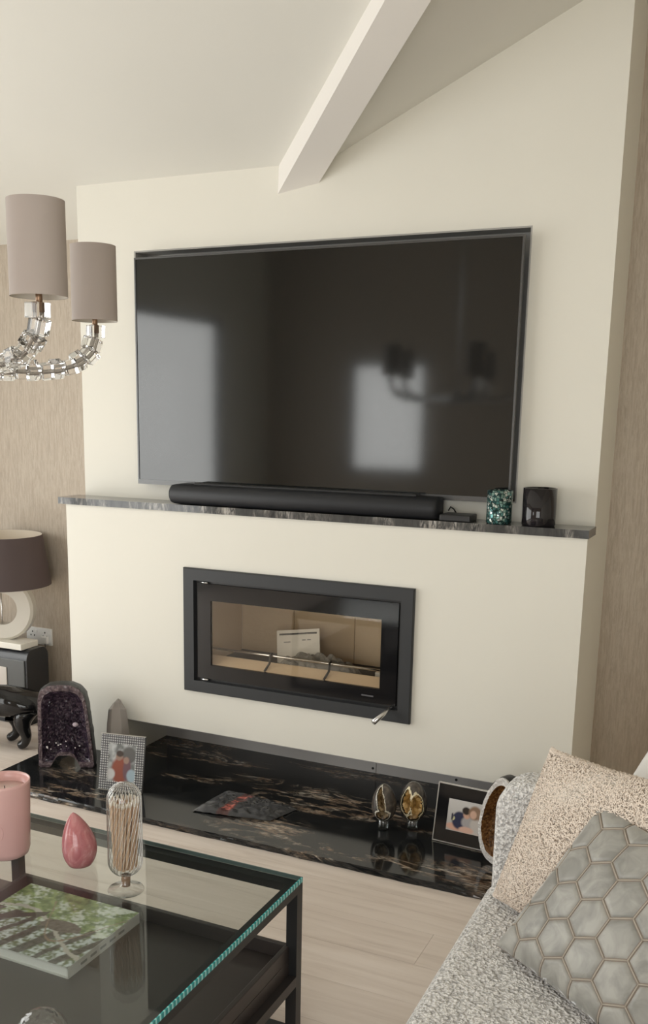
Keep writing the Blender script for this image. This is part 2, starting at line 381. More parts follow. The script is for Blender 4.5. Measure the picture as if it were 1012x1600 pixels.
# ------------------------------------------------------------------ inset stove
fp = thing('inset_stove', 'wide black inset wood stove with a glass door in the breast', 'stove', (0, yl, 0))
ox0, ox1, oz0, oz1 = -.538, .514, .392, .941; ix0, ix1, iz0, iz1 = -.485, .462, .443, .889
V = []
for dx, y in ((0, .0), (0, -.014), (.004, -.018)):
    V += [(ox0+dx, y, oz0+dx), (ox1-dx, y, oz0+dx), (ox1-dx, y, oz1-dx), (ox0+dx, y, oz1-dx)]
for dx, y in ((0, -.018), (-.003, .004)):
    V += [(ix0-dx, y, iz0-dx), (ix1+dx, y, iz0-dx), (ix1+dx, y, iz1+dx), (ix0-dx, y, iz1+dx)]
F = [(i*4+k, i*4+(k+1) % 4, (i+1)*4+(k+1) % 4, (i+1)*4+k) for i in range(4) for k in range(4)]
mesh('surround', V, F, M['char_metal'], fp)
b = MB()
b.box(ix0-.01, ix0+.012, .004, .03, iz0-.01, iz1+.01).box(ix1-.012, ix1+.01, .004, .03, iz0-.01, iz1+.01).box(ix0+.012, ix1-.012, .004, .03, iz1-.012, iz1+.01).box(ix0+.012, ix1-.012, .004, .03, iz0-.01, iz0+.012)
b.build('inner_trim', M['black_metal'], fp)
door = bpy.data.objects.new('door', None); door.empty_display_size = .05; link(door, fp)
gx0, gx1, gz0, gz1 = -.474, .448, .455, .876; wx0, wx1, wz0, wz1 = -.408, .377, .517, .803
b = MB()
b.box(gx0, wx0, -.002, .012, gz0, gz1).box(wx1, gx1, -.002, .012, gz0, gz1).box(wx0, wx1, -.002, .012, wz1, gz1).box(wx0, wx1, -.002, .012, gz0, wz0)
b.build('glass_border', M['black_gloss'], door)
bx('pane', thin_glass('stove_glass', (.93,.91,.87), 0, 1.5), (wx0, wx1, .001, .006, wz0, wz1), door)
for z in (gz0-.008, gz1+.002): MB().tube([(gx0+.02, -.006, z+.003), (gx0+.055, -.006, z+.003)], .005, 8).build('hinge', M['chrome'], door, True)
MB().tube([(.430, .0, .449), (.430, -.03, .447), (.395, -.105, .409)], [.007, .0075, .011], 14).build('handle', M['chrome'], door, True)
MB().box(.30, .352, -.0025, -.002, .480, .486).build('maker_plate', P('dim_grey_print', (.10,.10,.11), .4), door)
brick = P('vermiculite', (.64,.52,.385), .9); bump(brick, noise(brick, texco(brick), 60, 4), .25, .004)
fx = (wx0-.035, wx1+.04)
yk = .25+.093
for a, c in ((-.443, -.176), (-.174, .122), (.124, .417)): bx('fire_brick', brick, (a, c, yk, yk+.03, .50, .86), fp, bevel=.002)
bx('fire_brick', brick, (-.463, -.443, .03, yk, .50, .86), fp, bevel=.002); bx('fire_brick', brick, (.417, .437, .03, yk, .50, .86), fp, bevel=.002)
bx('baffle', brick, (-.443, .417, .03, yk, .86, .88), fp)
bx('firebox_floor', P('ash_black', (.025,.024,.024), .8), (-.443, .417, .03, yk, .49, .512), fp)
strip = P('pale_fire_brick', (.76,.60,.44), .9); bump(strip, noise(strip, texco(strip), 70, 4), .3, .004)
MB().add([(-.443,.02,.500),(.417,.02,.500),(.417,.02,.516),(-.443,.02,.516),(-.443,.075,.546),(.417,.075,.546),(.417,.09,.512),(-.443,.09,.512)],
         [(0,1,2,3),(3,2,5,4),(4,5,6,7),(0,7,6,1),(0,3,4,7),(1,6,5,2)]).build('front_brick', strip, fp, bevel=.003)
rail = MB().tube([(-.440, .06, .579), (.415, .06, .577)], .0055, 12).build('log_rail', M['chrome'], fp, True)
for x in (-.145, .133):
    MB().tube([(x+.004, .06, .590), (x, .052, .580), (x, .045, .548), (x-.012, .020, .516)], .005, 8).build('rail_stand', M['black_metal'], rail, True)
bk = thing('plastic_vent_plate', 'white plastic plate with slots leaning inside the stove', 'plate', (-.078, .10, .516), (math.radians(-14), math.radians(-9), 0))
b = MB(); w2, h2 = .105, .155
b.box(-w2, w2, 0, .006, 0, h2-.022).box(-w2, w2, 0, .006, h2-.014, h2).box(-w2, -w2+.012, 0, .006, h2-.022, h2-.014).box(w2-.012, w2, 0, .006, h2-.022, h2-.014)
b.build('plate', P('off_white_plastic', (.78,.76,.73), .45), bk)
bx('slot', M['black_metal'], (-w2+.012, w2-.012, .003, .005, h2-.022, h2-.014), bk)
for x in (-.07, -.055, .02, .045): bx('printed_mark', P('grey_print', (.2,.2,.2), .6), (x, x+.018, -.0006, 0, .10+(x > 0)*.006, .104+(x > 0)*.006), bk)
def crumple(name, w, d, h, mat, label, cat, loc, seed, n=26, rz=0):
    V = []; F = []
    for j in range(n+1):
        for i in range(n+1):
            u, v = i/n*2-1, j/n*2-1
            e = max(0, 1-abs(u)**2.6)*max(0, 1-abs(v)**2.6)
            z = h*e**.6*(.55+.6*abs(fbm((u*2.2+seed, v*2.2, 1.1), 1.2, 4))) + .006*abs(fbm((u*7, v*7, seed), 1, 2))*e
            V.append((u*w/2*(1+.06*fbm((v*3, seed, 0)))+.008*fbm((u*6, v*6, seed)), v*d/2*(1+.08*fbm((u*3, 4, seed))), z+.001))
    for j in range(n):
        for i in range(n): a = j*(n+1)+i; F.append((a, a+1, a+n+2, a+n+1))
    o = mesh(name, V, F, mat, label=label, cat=cat); o.location = loc; o.rotation_euler = (0, 0, rz)
    s = o.modifiers.new('t', 'SOLIDIFY'); s.thickness = .001; s.offset = 1
    return o
poly = P('clear_polythene', (.78,.76,.73), .18); bsdf(poly).inputs['Transmission Weight'].default_value = .72; bsdf(poly).inputs['IOR'].default_value = 1.12
crumple('polythene_bag', .36, .12, .088, poly, 'crumpled clear polythene bag behind the log rail of the stove', 'bag', (.045, .035, .512), 2.7, 30)
bx('manual_leaflet', P('white_paper', (.72,.71,.69), .7), (.305, .375, .04, .16, .514, .545), label='small white folded leaflet in the corner of the stove', cat='leaflet')

# ------------------------------------------------------------------ wall socket
so = thing('double_socket', 'white double plug socket on the tan wallpaper behind the lamp', 'socket', (-1.762, YB, .398))
bx('face_plate', M['white_plastic'], (-.088, .082, -.012, 0, -.046, .046), so, bevel=.003)
for cx in (-.045, .038):
    for dx, dz in ((0, .022), (-.012, .002), (.012, .002)): bx('pin_hole', M['black_gloss'], (cx+dx-.003, cx+dx+.003, -.0128, -.0118, dz-.004, dz+.004), so)
    bx('switch', M['white_plastic'], (cx+.02, cx+.032, -.016, -.011, .018, .034), so, bevel=.001)
pl = thing('mains_plug', 'white plug and flex in the wall socket', 'plug', (-1.716, YB-.012, .385))
bx('plug_body', M['white_plastic'], (-.02, .02, -.022, 0, -.022, .018), pl, bevel=.005)
MB().tube([(0, -.012, -.022), (.004, -.014, -.06), (.002, -.02, -.13), (-.01, -.02, -.25), (-.012, -.018, -.37)], .003, 6).build('flex', P('grey_flex', (.12,.11,.10), .5), pl, True)

# ------------------------------------------------------------------ side cabinet and ring lamp
cb = thing('side_cabinet', 'grey gloss side cabinet with rounded black edges in the alcove', 'cabinet', (-1.60, .09, 0))
def roundrect(x0, x1, z0, z1, r, n=8, low=True):
    pts = []
    for cx, cz, a0 in ((x1-r, z1-r, 0), (x0+r, z1-r, PI/2)):
        for k in range(n+1): a = a0 + PI/2*k/n; pts.append((cx+r*math.cos(a), cz+r*math.sin(a)))
    pts += [(x0, z0), (x1, z0)]; return pts
pr = roundrect(0, .165, 0, .395, .05)   # profile in y,z : rounded top corners
V = [(0, p[0], p[1]) for p in pr] + [(-.52, p[0], p[1]) for p in pr]; n = len(pr)
F = [tuple(range(n)), tuple(reversed(range(n, 2*n)))] + [((k+1) % n, k, n+k, n+(k+1) % n) for k in range(n)]
mesh('carcass', V, F, P('charcoal_lacquer', (.020,.022,.026), .22), cb)
bx('front_panel', P('grey_gloss_front', (.105,.11,.11), .25), (-.50, -.012, -.006, .002, .02, .345), cb, bevel=.003)
bx('drawer_front', P('cream_drawer', (.62,.57,.52), .4), (-.44, -.125, -.012, -.005, .06, .30), cb, bevel=.01, seg=4)
lp = thing('table_lamp', 'table lamp with clear acrylic ring base and dark plum shade', 'lamp', (-1.797, .165, .395))
bx('plinth', P('lamp_plinth_white', (.80,.77,.70), .2), (-.20, .165, -.075, .055, .0, .032), lp, bevel=.003)
ringm = P('frosted_acrylic', (.88,.84,.76), .12); bsdf(ringm).inputs['Transmission Weight'].default_value = .35; bsdf(ringm).inputs['IOR'].default_value = 1.45
V = []; F = []; n = 64; Ro, Ri, hd = .165, .083, .035
for k in range(n):
    a = 2*PI*k/n
    for r, yy in ((Ri, -hd), (Ro-.012, -hd), (Ro, -hd+.012), (Ro, hd-.012), (Ro-.012, hd), (Ri, hd)): V.append((r*math.cos(a), yy, r*math.sin(a)))
for k in range(n):
    for j in range(6): F.append((k*6+j, k*6+(j+1) % 6, ((k+1) % n)*6+(j+1) % 6, ((k+1) % n)*6+j))
rg = mesh('ring', V, F, ringm, lp); autosmooth(rg); rg.location = (0, 0, .032+Ro-.003); rg.rotation_euler = (0, 0, math.radians(18))
MB().tube([(0, 0, .032+2*Ro-.01), (0, 0, .46)], .008, 10).build('stem', M['chrome'], lp, True)
MB().tube([(-.0, -.02, .03), (-.0, -.02, .32)], .004, 8).build('inner_rod', M['chrome'], lp, True)
shm = P('plum_shade', (.085,.06,.06), .6); v = texco(shm, (1,1,.1)); bump(shm, noise(shm, v, 300, 2), .1, .002)
MB().open().lathe([(.242, .318), (.205, .575)], 56).build('shade', shm, lp, True)
MB().open().lathe([(.2395, .318), (.2025, .575)], 56).build('shade_lining', P('shade_lining', (.75,.68,.58), .7), lp, True)
b = MB()
for k in range(3):
    a = k*2*PI/3+.4; b.tube([(0, 0, .45), (.22*math.cos(a), .22*math.sin(a), .46)], .002, 5)
b.build('shade_spider', M['chrome'], lp)
bulb = MB().lathe([(0,.455),(.012,.46),(.014,.475),(.028,.50),(.026,.525),(.01,.54),(0,.541)], 16).build('bulb', P('opal_bulb', (.85,.83,.78), .3), lp, True)

# ------------------------------------------------------------------ printed pictures (flat prints as coloured grids)
PRN = bpy.data.materials.new('printed_picture'); PRN.use_nodes = True
_at = PRN.node_tree.nodes.new('ShaderNodeVertexColor'); _at.layer_name = 'Col'
PRN.node_tree.links.new(_at.outputs[0], bsdf(PRN).inputs['Base Color']); bsdf(PRN).inputs['Roughness'].default_value = .25
def print_grid(name, w, h, nx, ny, fn, parent, o=(0,0,0), flat=False, **kw):
    V = []; F = []
    for j in range(ny+1):
        for i in range(nx+1):
            x, z = w*i/nx, h*j/ny; V.append((o[0]+x, o[1]+z, o[2]) if flat else (o[0]+x, o[1], o[2]+z))
    for j in range(ny):
        for i in range(nx): a = j*(nx+1)+i; F.append((a, a+1, a+nx+2, a+nx+1))
    ob = mesh(name, V, F, PRN, parent, **kw)
    ca = ob.data.color_attributes.new('Col', 'FLOAT_COLOR', 'POINT')
    buf = []
    for j in range(ny+1):
        for i in range(nx+1): c = fn(i/nx, j/ny); buf += [max(0, c[0]), max(0, c[1]), max(0, c[2]), 1]
    ca.data.foreach_set('color', buf); return ob
def lerp(a, b, t): return tuple(x+(y-x)*t for x, y in zip(a, b))
def blob(u, v, cx, cy, rx, ry, soft=.25):
    d = math.hypot((u-cx)/rx, (v-cy)/ry); return max(0, min(1, (1+soft-d)/(2*soft) if soft else float(d < 1)))
def paint_blobs(base, blobs):
    def fn(u, v):
        c = base(u, v)
        for cx, cy, rx, ry, col, *s in blobs: c = lerp(c, col, blob(u, v, cx, cy, rx, ry, s[0] if s else .15))
        return c
    return fn

# ------------------------------------------------------------------ things on the hearth
def geode(name, label, outline, D, depth_fn, loc, rz, mat_shell, mat_rim, mat_in, rim_r=.86, rings=26, n=110, tilt=0):
    """outline: closed polygon (u,z) star shaped about its centre; front faces local -Y"""
    th = thing(name, label, 'geode', loc, (tilt, 0, rz))
    cu = sum(p[0] for p in outline)/len(outline); cz = (max(p[1] for p in outline)+min(p[1] for p in outline))*.5
    def edge(a):
        dx, dz = math.cos(a), math.sin(a); best = 0
        for (x1, z1), (x2, z2) in zip(outline, outline[1:]+outline[:1]):
            ex, ez = x2-x1, z2-z1; den = dx*ez-dz*ex
            if abs(den) < 1e-9: continue
            t = ((x1-cu)*ez-(z1-cz)*ex)/den; s = ((x1-cu)*dz-(z1-cz)*dx)/den
            if t > 0 and -1e-6 <= s <= 1+1e-6: best = max(best, t)
        return best
    R = [edge(2*PI*k/n) for k in range(n)]
    def sheet(rs, fn):
        V = []; F = []
        for j, r in enumerate(rs):
            for k in range(n):
                a = 2*PI*k/n; x, z = cu+R[k]*r*math.cos(a), cz+R[k]*r*math.sin(a); V.append((x, fn(r, x, z), z))
        for j in range(len(rs)-1):
            for k in range(n): k2 = (k+1) % n; F.append((j*n+k, (j+1)*n+k, (j+1)*n+k2, j*n+k2))
        return V, F
    V, F = sheet([.004+.996*rim_r*j/rings for j in range(rings+1)], depth_fn)
    F.append(tuple(range(n)))
    mesh('crystal_lining', V, F, mat_in, th)
    V, F = sheet([rim_r, (rim_r+1)/2, .985, 1.0], lambda r, x, z: depth_fn(r, x, z) if r <= rim_r else (.004*fbm((x*40, z*40, 0)) + (.006 if r >= .999 else 0)))
    mesh('rim', V, F, mat_rim, th)
    V = []; F = []
    for j, (s, yy) in enumerate(((1.0, .005), (1.015, .02), (1.0, D*.5), (.9, D*.85), (.6, D))):
        for k in range(n):
            a = 2*PI*k/n; z = cz+R[k]*s*math.sin(a); V.append((cu+R[k]*s*math.cos(a)+.004*fbm((k*.2, j, 1)), yy, max(z, outline_min)))
    m_ = 5
    for j in range(m_-1):
        for k in range(n): k2 = (k+1) % n; F.append((j*n+k, (j+1)*n+k, (j+1)*n+k2, j*n+k2))
    F.append(tuple((m_-1)*n+k for k in range(n)))
    o = mesh('outer_shell', V, F, mat_shell, th); autosmooth(o, 1.0)
    return th
outline_min = 0.0
def sparkle(name, stops, rough=.12, sc=60, bs=.8):
    m = P(name, stops[0][1], rough); v = texco(m); c = voro(m, v, sc, 'F1', 'Color'); n, l = nt(m); sp = n.new('ShaderNodeSeparateColor'); l.new(c, sp.inputs[0])
    n1 = noise(m, v, 14, 4, .6); setc(m, ramp(m, mth(m, 'ADD', mth(m, 'MULTIPLY', sp.outputs[0], .45), mth(m, 'MULTIPLY', n1, .6)), stops))
    bump(m, sp.outputs[1], bs, .006); return m
ame_in = sparkle('amethyst_crystal', [(.2, (.014,.010,.018)), (.5, (.045,.03,.05)), (.72, (.10,.07,.095)), (.92, (.30,.25,.30))], .1, 110)
ame_rim = sparkle('amethyst_rim', [(.2, (.05,.035,.045)), (.55, (.12,.085,.095)), (.85, (.26,.21,.22))], .25, 120, .5)
shell = P('geode_shell', (.030,.034,.036), .45); bump(shell, noise(shell, texco(shell), 40, 5), .4, .01)
ao = [(-.123,.0),(-.068,.0),(-.058,.035),(-.035,.055),(.015,.058),(.045,.04),(.058,.0),(.126,.0)]
ao += [(.118,.10),(.108,.20),(.098,.29),(.088,.335),(.066,.368),(.03,.383),(-.02,.385),(-.07,.380),(-.103,.360),(-.117,.32),(-.12,.20)]
def ame_d(r, x, z):
    k = max(0, (.86-r)/.86); base = .075*(1-(1-min(1, k*1.9))**2)
    cr = abs(mnoise.noise(Vector((x*70, 3, z*70))))*.016 + abs(mnoise.noise(Vector((x*150, 7, z*150))))*.008
    return base - cr*min(1, k*8+.3) + .002
am = geode('amethyst_geode', 'tall dark purple amethyst geode standing on the black hearth', ao, .15, ame_d, (-1.007, -.353, .025), math.radians(27.7), shell, ame_rim, ame_in)
def pebble(nm, r, loc, par, mat):
    o = MB().lathe([(0,-r),(r*.7,-r*.7),(r,0),(r*.7,r*.7),(0,r)], 10, ex=1.35).build(nm, mat, par, True); o.location = loc; return o
pebble('pale_crystal', .011, (.045, .012, .20), am, P('pale_amethyst', (.52,.44,.50), .2))
for _ in range(16): pebble('bright_crystal', random.uniform(.002, .004), (random.uniform(-.09, .07), random.uniform(0.0, .006), random.uniform(.085, .13)), am, P('milky_quartz', (.75,.70,.72), .15)) if _ < 12 else None

outline_min = -1
brown_in = sparkle('brown_druse', [(.25, (.05,.020,.006)), (.55, (.16,.07,.02)), (.8, (.30,.16,.055))], .25, 150, .9)
white_rim = sparkle('white_quartz_rim', [(.2, (.42,.40,.38)), (.6, (.66,.64,.62)), (.9, (.85,.84,.82))], .35, 160, .7)
go = [(.082*math.cos(t)*(1-.18*math.sin(t))+.012*math.sin(t), .168+.168*math.sin(t)) for t in [2*PI*k/40 for k in range(40)]]
def br_d(r, x, z):
    k = max(0, (.84-r)/.84); return .05*(1-(1-min(1, k*2.2))**2) - abs(mnoise.noise(Vector((x*90, 1, z*90))))*.008
gd = geode('agate_geode', 'upright brown geode with white quartz rim behind the sofa arm', go, .10, br_d, (.965, -.43, .027), math.radians(-22), P('black_geode_shell', (.02,.02,.021), .4), white_rim, brown_in, .83)

cr = P('smoky_clear_quartz', (.62,.57,.54), .08); bsdf(cr).inputs['Transmission Weight'].default_value = .55; bsdf(cr).inputs['IOR'].default_value = 1.5
b = MB(); n = 6; prof = [(.058, 0), (.060, .06), (.052, .17), (.043, .245), (.022, .275), (.004, .286)]
V = []; F = []
for j, (r, z) in enumerate(prof):
    for k in range(n):
        a = 2*PI*k/n+.3; q = 1+.12*math.sin(k*2.3); V.append((r*q*math.cos(a), r*.72*q*math.sin(a), z+(.008*math.sin(k*1.7) if j > 2 else 0)))
F = [(j*n+k, j*n+(k+1) % n, (j+1)*n+(k+1) % n, (j+1)*n+k) for j in range(len(prof)-1) for k in range(n)] + [tuple(reversed(range(n))), tuple((len(prof)-1)*n+k for k in range(n))]
o = mesh('quartz_point', V, F, cr, label='cloudy clear quartz point standing behind the beaded photo frame', cat='crystal'); o.location = (-.862, -.158, .025)

# beaded crystal photo frame
fr = thing('beaded_photo_frame', 'silver crystal beaded photo frame standing on the hearth', 'photo frame', (-.636, -.466, .025), (math.radians(-12), 0, math.radians(10.7)))
fw, fh, bw = .20, .236, .036
bx('backing', P('frame_backing', (.14,.14,.15), .4), (-fw/2, fw/2, .003, .012, 0, fh), fr)
bead = P('crystal_bead', (.86,.87,.88), .12, .35)
b = MB(); nxb = 20; pit = fw/nxb
nzb = int(fh/pit)
for i in range(nxb):
    for j in range(nzb):
        x = -fw/2+pit*(i+.5); z = fh*(j+.5)/nzb
        if bw < x+fw/2 < fw-bw and bw < z < fh-bw: continue
        r = pit*.43; b.add([(x-r, 0, z), (x, 0, z-r), (x+r, 0, z), (x, 0, z+r), (x, -r*1.1, z), (x, .004, z)], [(0,1,4),(1,2,4),(2,3,4),(3,0,4),(1,0,5),(2,1,5),(3,2,5),(0,3,5)])
b.build('bead_border', bead, fr, kind='stuff')
for z in (-.001, fh): bx('edge_strip', M['silver'], (-fw/2-.001, fw/2+.001, -.004, .012, z, z+.002), fr)
base = lambda u, v: lerp((.50,.52,.53), (.16,.17,.17), max(0, min(1, .5+1.2*fbm((u*4, v*4, 1)))))
print_grid('photo', fw-2*bw, fh-2*bw, 36, 46, paint_blobs(base, [(.75,.72,.25,.22,(.12,.12,.12)), (.45,.30,.30,.36,(.26,.075,.05)), (.40,.66,.12,.10,(.30,.20,.16)), (.42,.74,.13,.08,(.06,.045,.04)), (.70,.35,.14,.30,(.16,.09,.11)), (.66,.58,.10,.09,(.32,.22,.18)), (.86,.2,.16,.16,(.35,.45,.52)), (.12,.2,.16,.14,(.55,.55,.55))]), fr, (-fw/2+bw, .001, bw))
bx('strut', M['black_metal'], (-.02, .02, .012, .016, .0, .16), fr)

# black photo frame
pf = thing('black_photo_frame', 'black glass photo frame with thin silver edge leaning on the hearth', 'photo frame', (.693, -.318, .026), (math.radians(-13), 0, math.radians(-3)))
fw, fh = .245, .222
bx('mat_board', M['black_gloss'], (.003, fw-.003, -.001, .012, .003, fh-.003), pf)
MB().box(0, .004, -.004, .013, 0, fh).box(fw-.004, fw, -.004, .013, 0, fh).box(.004, fw-.004, -.004, .013, 0, .004).box(.004, fw-.004, -.004, .013, fh-.004, fh).build('silver_edge', M['silver'], pf)
base = lambda u, v: lerp((.42,.40,.38), (.58,.56,.54), v)
print_grid('photo', .142, .118, 48, 40, paint_blobs(base, [(.9,.1,.5,.22,(.60,.52,.46)), (.28,.14,.30,.12,(.62,.36,.27)), (.34,.36,.20,.28,(.025,.03,.07),.1), (.16,.40,.05,.07,(.65,.62,.35)), (.14,.44,.03,.12,(.03,.03,.05)), (.60,.34,.2,.2,(.38,.36,.36)), (.86,.30,.22,.26,(.55,.50,.46)), (.53,.60,.10,.15,(.60,.36,.26)), (.50,.70,.11,.12,(.035,.025,.02)), (.74,.68,.17,.22,(.27,.17,.11)), (.70,.62,.09,.13,(.62,.40,.30)), (.92,.62,.10,.2,(.30,.20,.14)), (.55,.1,.2,.1,(.66,.42,.33))]), pf, (.048, -.0016, .05))
bx('strut', M['black_metal'], (.10, .14, .012, .016, .003, .15), pf)

# dark plastic packet
def packet():
    n = 40; V = []; F = []; cols = []
    P4 = [Vector((-.252,-.509,0)), Vector((.072,-.455,0)), Vector((.118,-.30,0)), Vector((-.235,-.262,0))]
    c = sum(P4, Vector())/4
    for j in range(n+1):
        for i in range(n+1):
            u, v = i/n, j/n
            p = (P4[0]*(1-u)+P4[1]*u)*(1-v)+(P4[3]*(1-u)+P4[2]*u)*v - c
            e = (1-abs(2*u-1)**3)*(1-abs(2*v-1)**3)
            wr = abs(fbm((p.x*16, p.y*16, 2), 1, 4)); wr2 = fbm((p.x*45, p.y*45, 5), 1, 2)
            z = .003 + .026*e**.5*(.7+.7*wr) + .006*wr2*(.4+e)
            V.append((p.x+.004*wr2, p.y+.004*fbm((p.x*30, 1, p.y*30)), max(.001, z)))
            col = (.045,.046,.05)
            edge = max(0, 1-6*u)*.5
            col = lerp(col, (.30,.30,.31), edge*(.3+.7*(wr > .25)))
            if .30 < u < .46: col = lerp(col, (.10,.035,.03), .7)
            for q in (.2, .45, .72):
                if abs(u-.385) < .045 and abs(v-q) < .085 and math.sin(u*170)*math.sin(v*90+1) > -.1: col = (.50,.13,.10)
            if .29 < u < .30 or .475 < u < .485: col = (.09,.09,.09)
            cols.append(col)
    for j in range(n):
        for i in range(n): a = j*(n+1)+i; F.append((a, a+1, a+n+2, a+n+1))
    m = bpy.data.materials.new('glossy_plastic_film'); m.use_nodes = True
    at = m.node_tree.nodes.new('ShaderNodeVertexColor'); at.layer_name = 'Col'; m.node_tree.links.new(at.outputs[0], bsdf(m).inputs['Base Color']); bsdf(m).inputs['Roughness'].default_value = .22
    o = mesh('plastic_packet', V, F, m, smooth=True, label='dark crinkled plastic packet with red lettering lying on the hearth', cat='packet')
    ca = o.data.color_attributes.new('Col', 'FLOAT_COLOR', 'POINT'); buf = []
    for c_ in cols: buf += [*c_, 1]
    ca.data.foreach_set('color', buf); o.location = (c.x, c.y, .0255)
packet()

# two stone eggs on glass stands
def stone_egg(name, label, loc, r, h, rz, regions, gold, rim_col):
    th = thing(name, label, 'stone egg', loc, (0, 0, rz))
    nu, nv = 120, 80; zc = .038
    def pt(i, j, push=0):
        a = 2*PI*i/nu; t = PI*j/nv; zz = -math.cos(t)
        rr = math.sin(t)*r*(1-.16*zz)*(1-push); z = zc+h/2+zz*h/2*(1-push*.6)
        return (rr*math.sin(a), -rr*math.cos(a), z)
    def mask(i, j):
        a = ((i/nu+.5) % 1-.5)*2*PI; v = j/nv; best = -9
        for reg in regions:
            x0, y0, rx, ry, sk = reg; dx = (a-x0-sk*(v-y0)*4)/rx; dy = (v-y0)/ry
            best = max(best, 1-math.hypot(dx, dy)+.18*fbm((a*3, v*6, x0*5)))
        return best
    G = {}; 
    parts = {'stone_skin': ([], []), 'cavity_rim': ([], []), 'crystal_cavity': ([], [])}
    idx = {k: {} for k in parts}
    for j in range(nv):
        for i in range(nu):
            mm = mask(i+.5, j+.5); k = 'stone_skin' if mm < 0 else ('cavity_rim' if mm < .16 else 'crystal_cavity')
            f = []
            for ii, jj in ((i, j), (i+1, j), (i+1, j+1), (i, j+1)):
                key = (ii % nu, jj)
                if key not in idx[k]:
                    m0 = mask(ii, jj); push = 0 if k == 'stone_skin' else (-.015 if k == 'cavity_rim' else min(.55, .05+max(0, m0-.12)*.9 + .08*abs(mnoise.noise(Vector((ii*.5, jj*.5, 2))))))
                    idx[k][key] = len(parts[k][0]); parts[k][0].append(pt(ii, jj, push))
                f.append(idx[k][key])
            parts[k][1].append(tuple(f))
    skin = P('septarian_skin', (.075,.065,.058), .18); v = texco(skin); setc(skin, ramp(skin, noise(skin, v, 30, 5, .6, .6), [(.35, (.035,.03,.028)), (.55, (.085,.072,.062)), (.75, (.19,.16,.13))]))
    mats = {'stone_skin': skin, 'cavity_rim': P('calcite_rim', rim_col, .3), 'crystal_cavity': gold}
    for k in parts: 
        o = mesh(k, *parts[k], mats[k], th, k != 'crystal_cavity')
    MB().open().lathe([(0,0),(.019,0),(.021,.002),(.021,.040),(.018,.043),(.013,.043),(.013,.004),(0,.004)], 28).build('stand', thin_glass('stand_glass_'+name, (.80,.83,.83), .05, 1.5, .12), th, True)
    return th
gold1 = sparkle('dark_gold_calcite', [(.25, (.05,.03,.012)), (.5, (.17,.11,.05)), (.8, (.38,.29,.16))], .2, 90, .6)
gold2 = sparkle('amber_calcite', [(.2, (.16,.085,.02)), (.5, (.42,.25,.08)), (.8, (.68,.47,.20))], .2, 90, .6)
cang = lambda p: math.atan2(CAM.x-p[0], -(CAM.y-p[1]))
e1 = (.494, -.315, .025); e2 = (.594, -.262, .025)
stone_egg('stone_egg', 'dark polished stone egg with narrow jagged crystal crack on glass stand', e1, .0475, .148, cang(e1)-.15, [(-.25,.62,.42,.30,-.35), (.0,.30,.75,.14,.1)], gold1, (.72,.68,.58))
stone_egg('stone_egg', 'polished stone egg with wide amber crystal hollow on glass stand', e2, .0535, .158, cang(e2)-.1, [(-.5,.55,.50,.24,.0), (.38,.48,.55,.22,-.1), (.1,.26,.6,.10,0)], gold2, (.74,.66,.46))

# ------------------------------------------------------------------ black panther figure
def skin_mesh(name, pts, edges, radii, mat, parent, sub=2):
    me = bpy.data.meshes.new(name); me.from_pydata([tuple(p) for p in pts], edges, []); o = bpy.data.objects.new(name, me); link(o, parent, mat)
    sk = o.modifiers.new('skin', 'SKIN'); sk.use_smooth_shade = True
    for i, r in enumerate(radii):
        d = me.skin_vertices[0].data[i]; d.radius = r if isinstance(r, tuple) else (r, r); d.use_root = (i == 0)
    ss = o.modifiers.new('sub', 'SUBSURF'); ss.levels = sub; ss.render_levels = sub
    return o
pa = thing('panther_figure', 'glossy black ceramic panther prowling on the floor beside the hearth', 'figurine', (-1.395, -.135, 0), (0, 0, math.radians(205))); pa.scale = (1.14, 1.14, 1.14)
# local +X is forward (to the left in view), +Y is the far side
pp = [(.02,0,.215),(.11,0,.200),(.21,0,.195),(.30,0,.215),(.36,0,.235),(.42,0,.245),(.47,0,.225),(-.035,0,.20),(-.085,0,.15),(-.12,.01,.09),(-.16,.02,.07)]
pe = [(0,1),(1,2),(2,3),(3,4),(4,5),(5,6),(0,7),(7,8),(8,9),(9,10)]
pr_ = [(.075,.070),(.070,.072),(.072,.078),(.078,.080),(.058,.055),(.055,.050),(.030,.028),.04,.020,.015,.012]
def leg(root, chain, rad):
    global pp, pe, pr_
    last = root
    for c, r in zip(chain, rad): pp.append(c); pr_.append(r); pe.append((last, len(pp)-1)); last = len(pp)-1
leg(0, [(.0,.045,.165),(.028,.05,.105),(-.002,.05,.062),(.012,.05,.020),(.045,.05,.015)], [.055,.036,.025,.024,.020])
leg(0, [(.02,-.045,.165),(.085,-.05,.105),(.062,-.05,.062),(.085,-.05,.020),(.12,-.05,.015)], [.055,.036,.025,.024,.020])
leg(3, [(.30,.045,.165),(.285,.05,.10),(.265,.05,.055),(.26,.05,.020),(.292,.05,.015)], [.05,.034,.026,.024,.020])
leg(3, [(.31,-.045,.165),(.335,-.05,.10),(.345,-.05,.055),(.35,-.05,.020),(.382,-.05,.015)], [.05,.034,.026,.024,.020])
leg(5, [(.405,.032,.285)], [.010]); leg(5, [(.405,-.032,.285)], [.010])
skin_mesh('body', pp, pe, pr_, M['black_gloss'], pa)

